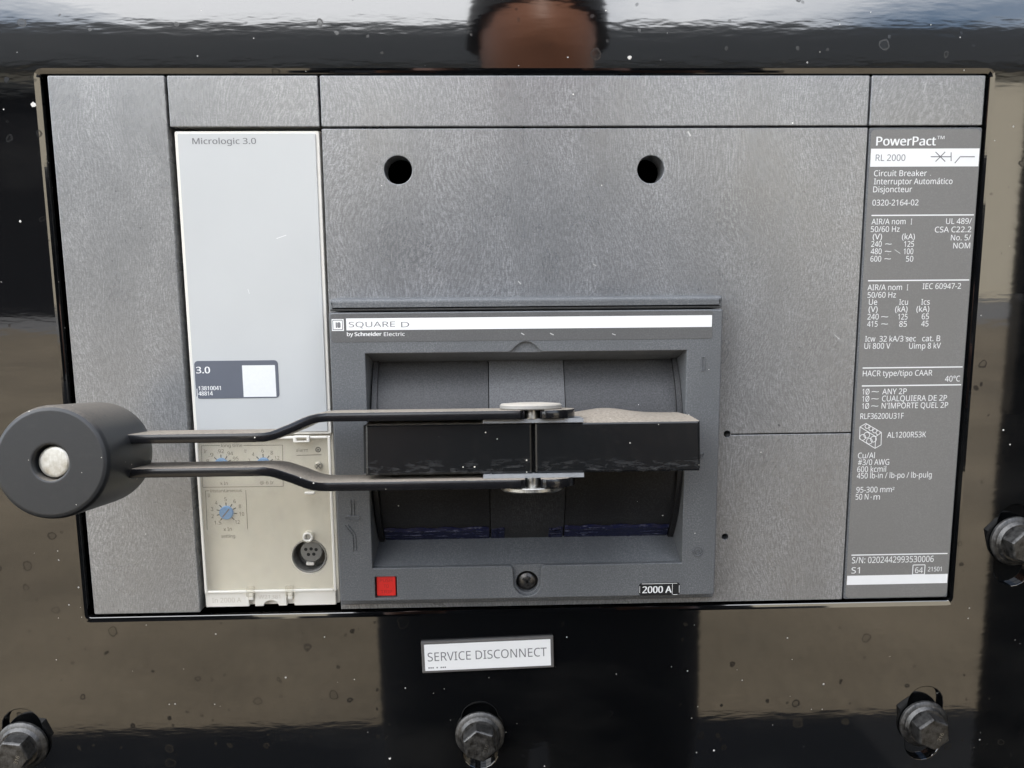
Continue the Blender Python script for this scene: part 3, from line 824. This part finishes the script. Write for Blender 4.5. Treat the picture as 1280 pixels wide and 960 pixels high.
def smear(xa, xb):
    V, F = [], []; nx, na = 46, 7
    for i in range(nx + 1):
        x = xa + (xb - xa) * i / nx
        top = -33.0 + 0.4 * math.sin(x * 0.45) + random.uniform(-0.2, 0.2)
        for k in range(na + 1):
            a = R(top + (-43.5 - top) * k / na); q = 66.2 + (0.9 if 0 < k < na else 0) * random.uniform(0.6, 1) * (1.2 if k == 1 else 0.7)
            V.append((x, PY + q * math.sin(a), PZ + q * math.cos(a)))
    for i in range(nx):
        for k in range(na):
            p = i * (na + 1) + k; F.append((p, p + 1, p + na + 2, p + na + 1))
    return link_mesh('grease_smear', V, F, M['navy'], brk, True)
smear(-69.0, -18.4); smear(18.2, 69.0); smear(10.5, 17.2); smear(-17.4, -11.0)

tg = bpy.data.objects.new('toggle', None); COL.objects.link(tg); tg.parent = brk
tg.location = (0, PY * K, PZ * K); tg.rotation_euler = (-TILT, 0, 0)
def toggle_half(xa, xb):
    V, F = [], []; nx = 22; st_ = [(64, 0, 0), (78, 0, 0), (90, 0, 0), (99, 0, 0), (104.8, 0, 0), (105.7, .25, .25), (106.0, .9, .9)]
    for r_, ix, iu in st_:
        k = max(0.0, min(1.0, (104.0 - r_) / 16.0))
        def top(x): return 10.4 - iu + k * (1.6 + 2.4 * math.exp(-((x - 36) / 13.0) ** 2))
        xs = [xa + ix + (xb - xa - 2 * ix) * i / nx for i in range(nx + 1)]
        V += [(x, top(x), r_) for x in xs] + [(x, -10.4 + iu, r_) for x in reversed(xs)]
    n = 2 * (nx + 1)
    for a in range(len(st_) - 1):
        for i in range(n): F.append((a * n + i, a * n + (i + 1) % n, (a + 1) * n + (i + 1) % n, (a + 1) * n + i))
    for a in (0, len(st_) - 1):
        for i in range(nx): F.append((a * n + i, a * n + i + 1, a * n + n - 2 - i, a * n + n - 1 - i))
    return link_mesh('toggle_half', V, F, M['toggle'], tg, True, K, 18)
toggle_half(-68.4, -0.3); toggle_half(0.9, 69.2)
link_mesh('toggle_core', *box_geo(-69.9, 70.6, -9.9, 9.9, 64, 101), M['hole_black'], tg)

# ================================================================== extension handle bolted over the toggle
hnd = thing('extension_handle', 'black two-strap extension handle with round knob reaching left from the breaker', 'handle', (0, -PZ * K, Z0 + PY * K), (R(90) - TILT, 0, 0))
def strap(sgn):
    path = [(-176, 6.7), (-165, 6.7), (-140, 6.7), (-120, 6.7), (-110, 6.7), (-106.5, 6.75), (-103.8, 7.2), (-101.5, 8.0), (-96, 10.2), (-91.5, 12.3), (-89.0, 13.2), (-86.5, 13.75), (-83, 14.0), (-60, 14.0), (-30, 14.0), (-14, 14.0),
            (-8, 14.0), (-5.2, 14.0), (-4.0, 14.0), (-3.4, 14.0), (-3.3, 14.0), (2.9, 14.0), (3.0, 14.0), (3.7, 14.0), (5.0, 14.0), (8, 14.0), (11, 14.0), (14, 14.0), (16.2, 14.0), (17.4, 14.0), (18.0, 14.0)]
    T, c = 3.7, 0.55
    V, F = [], []
    for i, (x, u) in enumerate(path):
        p0, p1 = path[max(0, i - 1)], path[min(len(path) - 1, i + 1)]
        d = Vector((p1[0] - p0[0], p1[1] - p0[1])); d.normalize(); nrm = Vector((-d.y, d.x))
        w = max(0.0, min(1.0, (x + 108) / 24)); rf = 117 - 6 * w; rb = 94 - 6.5 * w
        if -8 <= x <= 18: rf = 111.4
        if -3.35 < x < 2.95: rf = 101.0
        elif -4.1 < x < 3.8: rf = 110.2
        if x > 5.5:
            q = math.sqrt(max(0.2, 12.6 ** 2 - (x - 5.5) ** 2)); rf, rb = 99 + q, 99 - q * 0.92
        sec = [(rf, -T / 2 + c), (rf, T / 2 - c), (rf - c * .3, T / 2 - c * .3), (rf - c, T / 2), (rb + c, T / 2), (rb, T / 2 - c), (rb, -T / 2 + c), (rb + c, -T / 2), (rf - c, -T / 2), (rf - c * .3, -T / 2 + c * .3)]
        if rf - rb < 3 * c: sec = [((rf + rb) / 2 + (a - (rf + rb) / 2) * .5, b) for a, b in sec]
        V += [(x + nrm.x * b, sgn * (u + nrm.y * b), a) for a, b in sec]
    n = 10
    for i in range(len(path) - 1):
        for k in range(n): F.append((i * n + k, i * n + (k + 1) % n, (i + 1) * n + (k + 1) % n, (i + 1) * n + k))
    F += [tuple(range(n)), tuple(range((len(path) - 1) * n, len(path) * n))]
    return link_mesh('strap', V, F, M['strap'], hnd, True)
strap(1); strap(-1)
for s in (1, -1):
    a, b = (10.45, 12.1) if s > 0 else (-12.1, -10.45)
    V, F = box_geo(-20.4, 20.9, a, b, 80, 107.0)
    link_mesh('bracket', V, F, M['bracket'], hnd)
    V, F = lathe_geo([(12.6, s * 15.9), (13.0, s * 16.3), (13.0, s * 17.5), (12.3, s * 18.1), (6, s * 18.5)], 40, -0.3, 99.0, 'y')
    link_mesh('bolt_head', V, F, M['zinc_dusty'] if s > 0 else M['zinc'], hnd, True)
    V, F = lathe_geo([(3.1, s * 12.0), (3.1, s * 15.95)], 24, -0.3, 104.5, 'y')
    link_mesh('bolt_shank', V, F, M['zinc'], hnd, True)
kb = lathe('knob', [(8, 97.0), (19.0, 97.0), (20.4, 97.8), (20.8, 99.4), (21.0, 103), (21.0, 133.4), (20.8, 134.6), (20.2, 135.5), (19.4, 135.9), (19.0, 136.0), (18.8, 136.0), (7.6, 136.0), (7.2, 136.0), (6.8, 135.8), (6.6, 135.3), (6.6, 129.0)], M['knob'], hnd, 72, -178.2, 0)
lathe('knob_bolt', [(5.9, 128.5), (5.9, 132.8), (5.6, 133.4), (5.0, 133.65), (4.7, 133.7), (1.0, 133.75)], M['pale_zinc'], kb, 32, -178.2, 0)

# ================================================================== flange bolts
def flange_bolt(x, y, ang, label):
    b = thing('flange_bolt', label, 'bolt', (x * K, 0.0005, Z0 + y * K), FACE, 'flange bolts holding the panel')
    lathe('flange', [(12.2, 0.0), (12.5, 0.5), (12.4, 1.5), (11.7, 2.1), (10.4, 2.5), (9.7, 3.3), (9.2, 3.9), (5, 4.1)], M['steel'], b, 44)
    V, F = [], []
    for sc_, z in ((1.0, 2.6), (1.0, 9.9), (0.97, 10.5), (0.90, 10.9)):
        for i in range(6):
            a = R(60 * i + ang); V.append((8.7 * sc_ * math.cos(a), 8.7 * sc_ * math.sin(a), z))
    for k in range(3):
        for i in range(6): F.append((k * 6 + i, k * 6 + (i + 1) % 6, (k + 1) * 6 + (i + 1) % 6, (k + 1) * 6 + i))
    F.append(tuple(range(18, 24)))
    link_mesh('hex_head', V, F, M['steel'], b)
    a = R(ang - 75)
    Ink(10.96).text([('316', 3.0, 7.4, -3.4, 1.7, 0.01, R(68)), ('A2', 5.2, 8.0, -3.0, 1.6, 0.01, R(68))][:1]).build('stamped_mark', M['zinc'], b)
for (x, y, a), l in zip(BOLTS, ('weathered hex flange bolt at the bottom left below the round knob', 'weathered hex flange bolt below the SERVICE DISCONNECT plate',
        'weathered hex flange bolt below the rating label, at the bottom right', 'weathered hex flange bolt cut by the right edge, beside the rating label')):
    flange_bolt(x, y, a, l)

# ================================================================== nameplate
sg = thing('nameplate', 'small white SERVICE DISCONNECT nameplate with dark edge on black panel', 'nameplate', (-19.9 * K, 0.001, Z0 - 149.7 * K), FACE)
sg.rotation_euler = (R(90), R(-1.45), 0)
plate('backing', rr(-32.7, -8.2, 32.7, 8.2, 0.4, 2), 0.0, 1.6, M['sign_edge'], sg, 0.5)
fc = plate('face', rr(-31.2, -6.9, 31.2, 6.9, 0.2, 2), 1.61, 1.8, M['sign_white'], sg, 0.1, (), 1)
ink = Ink(1.84).text([('SERVICE DISCONNECT', -29.7, 29.2, -1.8, 4.5, -0.006)])
for i in range(9):
    if i not in (3, 5): ink.rect(-29.6 + i * 1.0, -5.6, -28.9 + i * 1.0, -4.9)
ink.build('lettering', M['grey_ink'], fc)

# ================================================================== scratches and dried splashes with a place of their own
def blob(cx, cy, r, n=11):
    return [(cx + r * random.uniform(0.7, 1.15) * math.cos(2 * math.pi * i / n), cy + r * random.uniform(0.7, 1.15) * math.sin(2 * math.pi * i / n)) for i in range(n)]
M['scar'] = simple('pale_scratch', (0.52, 0.52, 0.50), 0.6)
for q in ((73.8, 100.3, 75.1, 98.2, 0.7), (145.9, 7.4, 148.3, 5.2, 0.3), (-3.6, 33.6, -2.4, 32.2, 0.4), (31.0, 41.2, 32.6, 40.4, 0.25)):
    Ink(0.05).stroke(*q).build('scratch', M['scar'], brk)
for q in ((172.2, 46.8, 175.0, 45.0, 0.28), (179.6, 6.2, 181.8, 5.0, 0.25), (178.0, -27.0, 178.5, -28.6, 0.2)): Ink(0.29).stroke(*q).build('scratch', M['scar'], lab)
for q in ((-113.8, 53.7, -109.3, 55.2, 0.22), (-128.0, 31.0, -127.4, 28.8, 0.15)): Ink(-0.66).stroke(*q).build('scratch', M['white_ink'], tu)
for q in ((-3.0, 10.6, -1.6, 9.8, 0.4), (10.0, 10.4, 11.6, 9.6, 0.35), (38.0, 9.9, 39.6, 9.3, 0.3)): Ink(HB + 0.17).stroke(*q).build('scratch', M['scar'], bez)
M['splash'] = simple('dried_splash', (0.62, 0.60, 0.56), 0.7)
for x, y, r in ((-217.4, 112.5, 1.25), (47.0, 132.5, 0.9), (-228.0, 62.0, 0.6), (-236.0, -30.0, 0.5), (-120.0, -160.0, 0.45), (150.0, -170.0, 0.5), (232.0, -40.0, 0.45), (-70.0, -205.0, 0.6), (95.0, -205.0, 0.5)):
    V, F = plate_geo(blob(x, y, r), [], -1.0, -0.85, 0.08, 1)
    link_mesh('dried_splash', V, F, M['splash'], enc)

# ================================================================== the photographer, seen as a dark shape in the gloss
def figure():
    root = thing('person', 'person in dark jacket and trousers holding a phone, mirrored in the panel', 'person', (0.045, -0.64, 0))
    P, E, Rd = [], [], []
    def chain(prev, pts):
        for p in pts:
            P.append(p[:3]); Rd.append(p[3:]); k = len(P) - 1
            if prev is not None: E.append((prev, k))
            prev = k
        return prev
    pel = chain(None, [(0, 0, 0.95, .272, .14)])
    ch = chain(pel, [(0, 0.0, 1.10, .25, .13), (0, 0, 1.28, .19, .13), (0, -.01, 1.40, .15, .10)])
    hd = chain(ch, [(0, 0.0, 1.47, .058, .058), (0, .02, 1.52, .058, .062), (0, .035, 1.57, .072, .09), (0, .03, 1.63, .080, .098), (0, .02, 1.685, .068, .08), (0, .02, 1.71, .035, .04)])
    for s in (-1, 1):
        leg = chain(pel, [(s * .115, 0, .82, .16, .13), (s * .11, .01, .50, .09, .09), (s * .12, -.02, .10, .05, .05)])
        chain(leg, [(s * .13, .05, .045, .045, .035), (s * .14, .15, .03, .04, .025)])
        hand = chain(ch, [(s * .185, -.01, 1.40, .075, .075), (s * .265, .05, 1.13, .052, .052), (s * .15, .20, 1.22, .038, .038), (s * .105 - .03, .245, 1.29, .030, .030), (s * .085 - .03, .25, 1.33, .032, .022)])
        for i in range(4):
            chain(hand, [(s * (.088 - .004 * i) - .03, .262, 1.33 + .013 * (i - 1.5), .009, .009), (s * .062 - .03, .272, 1.333 + .014 * (i - 1.5), .0085, .0085), (s * (.046 + .003 * i) - .03, .266, 1.335 + .014 * (i - 1.5), .007, .007)])
        chain(hand, [(s * .085 - .03, .235, 1.352, .011, .011), (s * .068 - .03, .238, 1.368, .009, .009)])
    me = bpy.data.meshes.new('body'); me.from_pydata(P, E, [])
    ob = bpy.data.objects.new('body', me); COL.objects.link(ob)
    ob.modifiers.new('s', 'SKIN'); ob.modifiers.new('d', 'SUBSURF').levels = 2
    for v, r_ in zip(me.skin_vertices[0].data, Rd): v.radius = r_
    me.skin_vertices[0].data[0].use_root = True
    bpy.context.view_layer.update()
    m2 = bpy.data.meshes.new_from_object(ob.evaluated_get(bpy.context.evaluated_depsgraph_get()))
    bpy.data.objects.remove(ob)
    m2.materials.clear()
    skin = simple('skin', (0.37, 0.16, 0.09), 0.5, 0, 0.08, 60)
    for mt in (simple('navy_jacket', (0.012, 0.013, 0.016), 0.9, 0, 0.3, 60), skin, simple('dark_trousers', (0.014, 0.014, 0.015), 0.9, 0, 0.3, 60)): m2.materials.append(mt)
    for v in m2.vertices:                      # nose and chin on the face
        if v.co.z > 1.5 and v.co.y > 0.08:
            v.co.y += 0.016 * math.exp(-(v.co.x / .012) ** 2 - ((v.co.z - 1.60) / .02) ** 2) + 0.008 * math.exp(-(v.co.x / .03) ** 2 - ((v.co.z - 1.535) / .015) ** 2)
    for p in m2.polygons:
        c = p.center; p.use_smooth = True
        p.material_index = 1 if c.z > 1.495 or (c.y > 0.232 and c.z > 1.2) else (2 if c.z < 0.9 else 0)
    body = bpy.data.objects.new('body', m2); COL.objects.link(body); body.parent = root
    V, F = [], []
    for k in range(9):
        ph = R(90 * k / 8)
        for i in range(28):
            a = 2 * math.pi * i / 28; fr = max(0, math.sin(a))
            zc = 1.615 + 0.022 * fr; rad = 1.0
            V.append((.087 * math.cos(ph) * math.cos(a) * rad, .012 + .107 * math.cos(ph) * math.sin(a), zc + (1.725 - zc) * math.sin(ph)))
    for k in range(8):
        for i in range(28): F.append((k * 28 + i, k * 28 + (i + 1) % 28, (k + 1) * 28 + (i + 1) % 28, (k + 1) * 28 + i))
    link_mesh('hair', V, F, simple('dark_hair', (0.012, 0.010, 0.009), 0.6), root, True, 1.0)
figure()
ph = thing('phone', 'thin black phone held up by the person facing the panel', 'phone', (0.0, -0.368, Z0 + 0.010), FACE)
plate('case', rr(-36, -110, 36, 45, 8), -8.0, -0.5, M['hole_black'], ph, 1.0)
lathe('lens', [(6, -0.6), (6, 1.2), (5, 1.5)], M['black_screw'], ph, 20, -17, 26)

flush_prints()
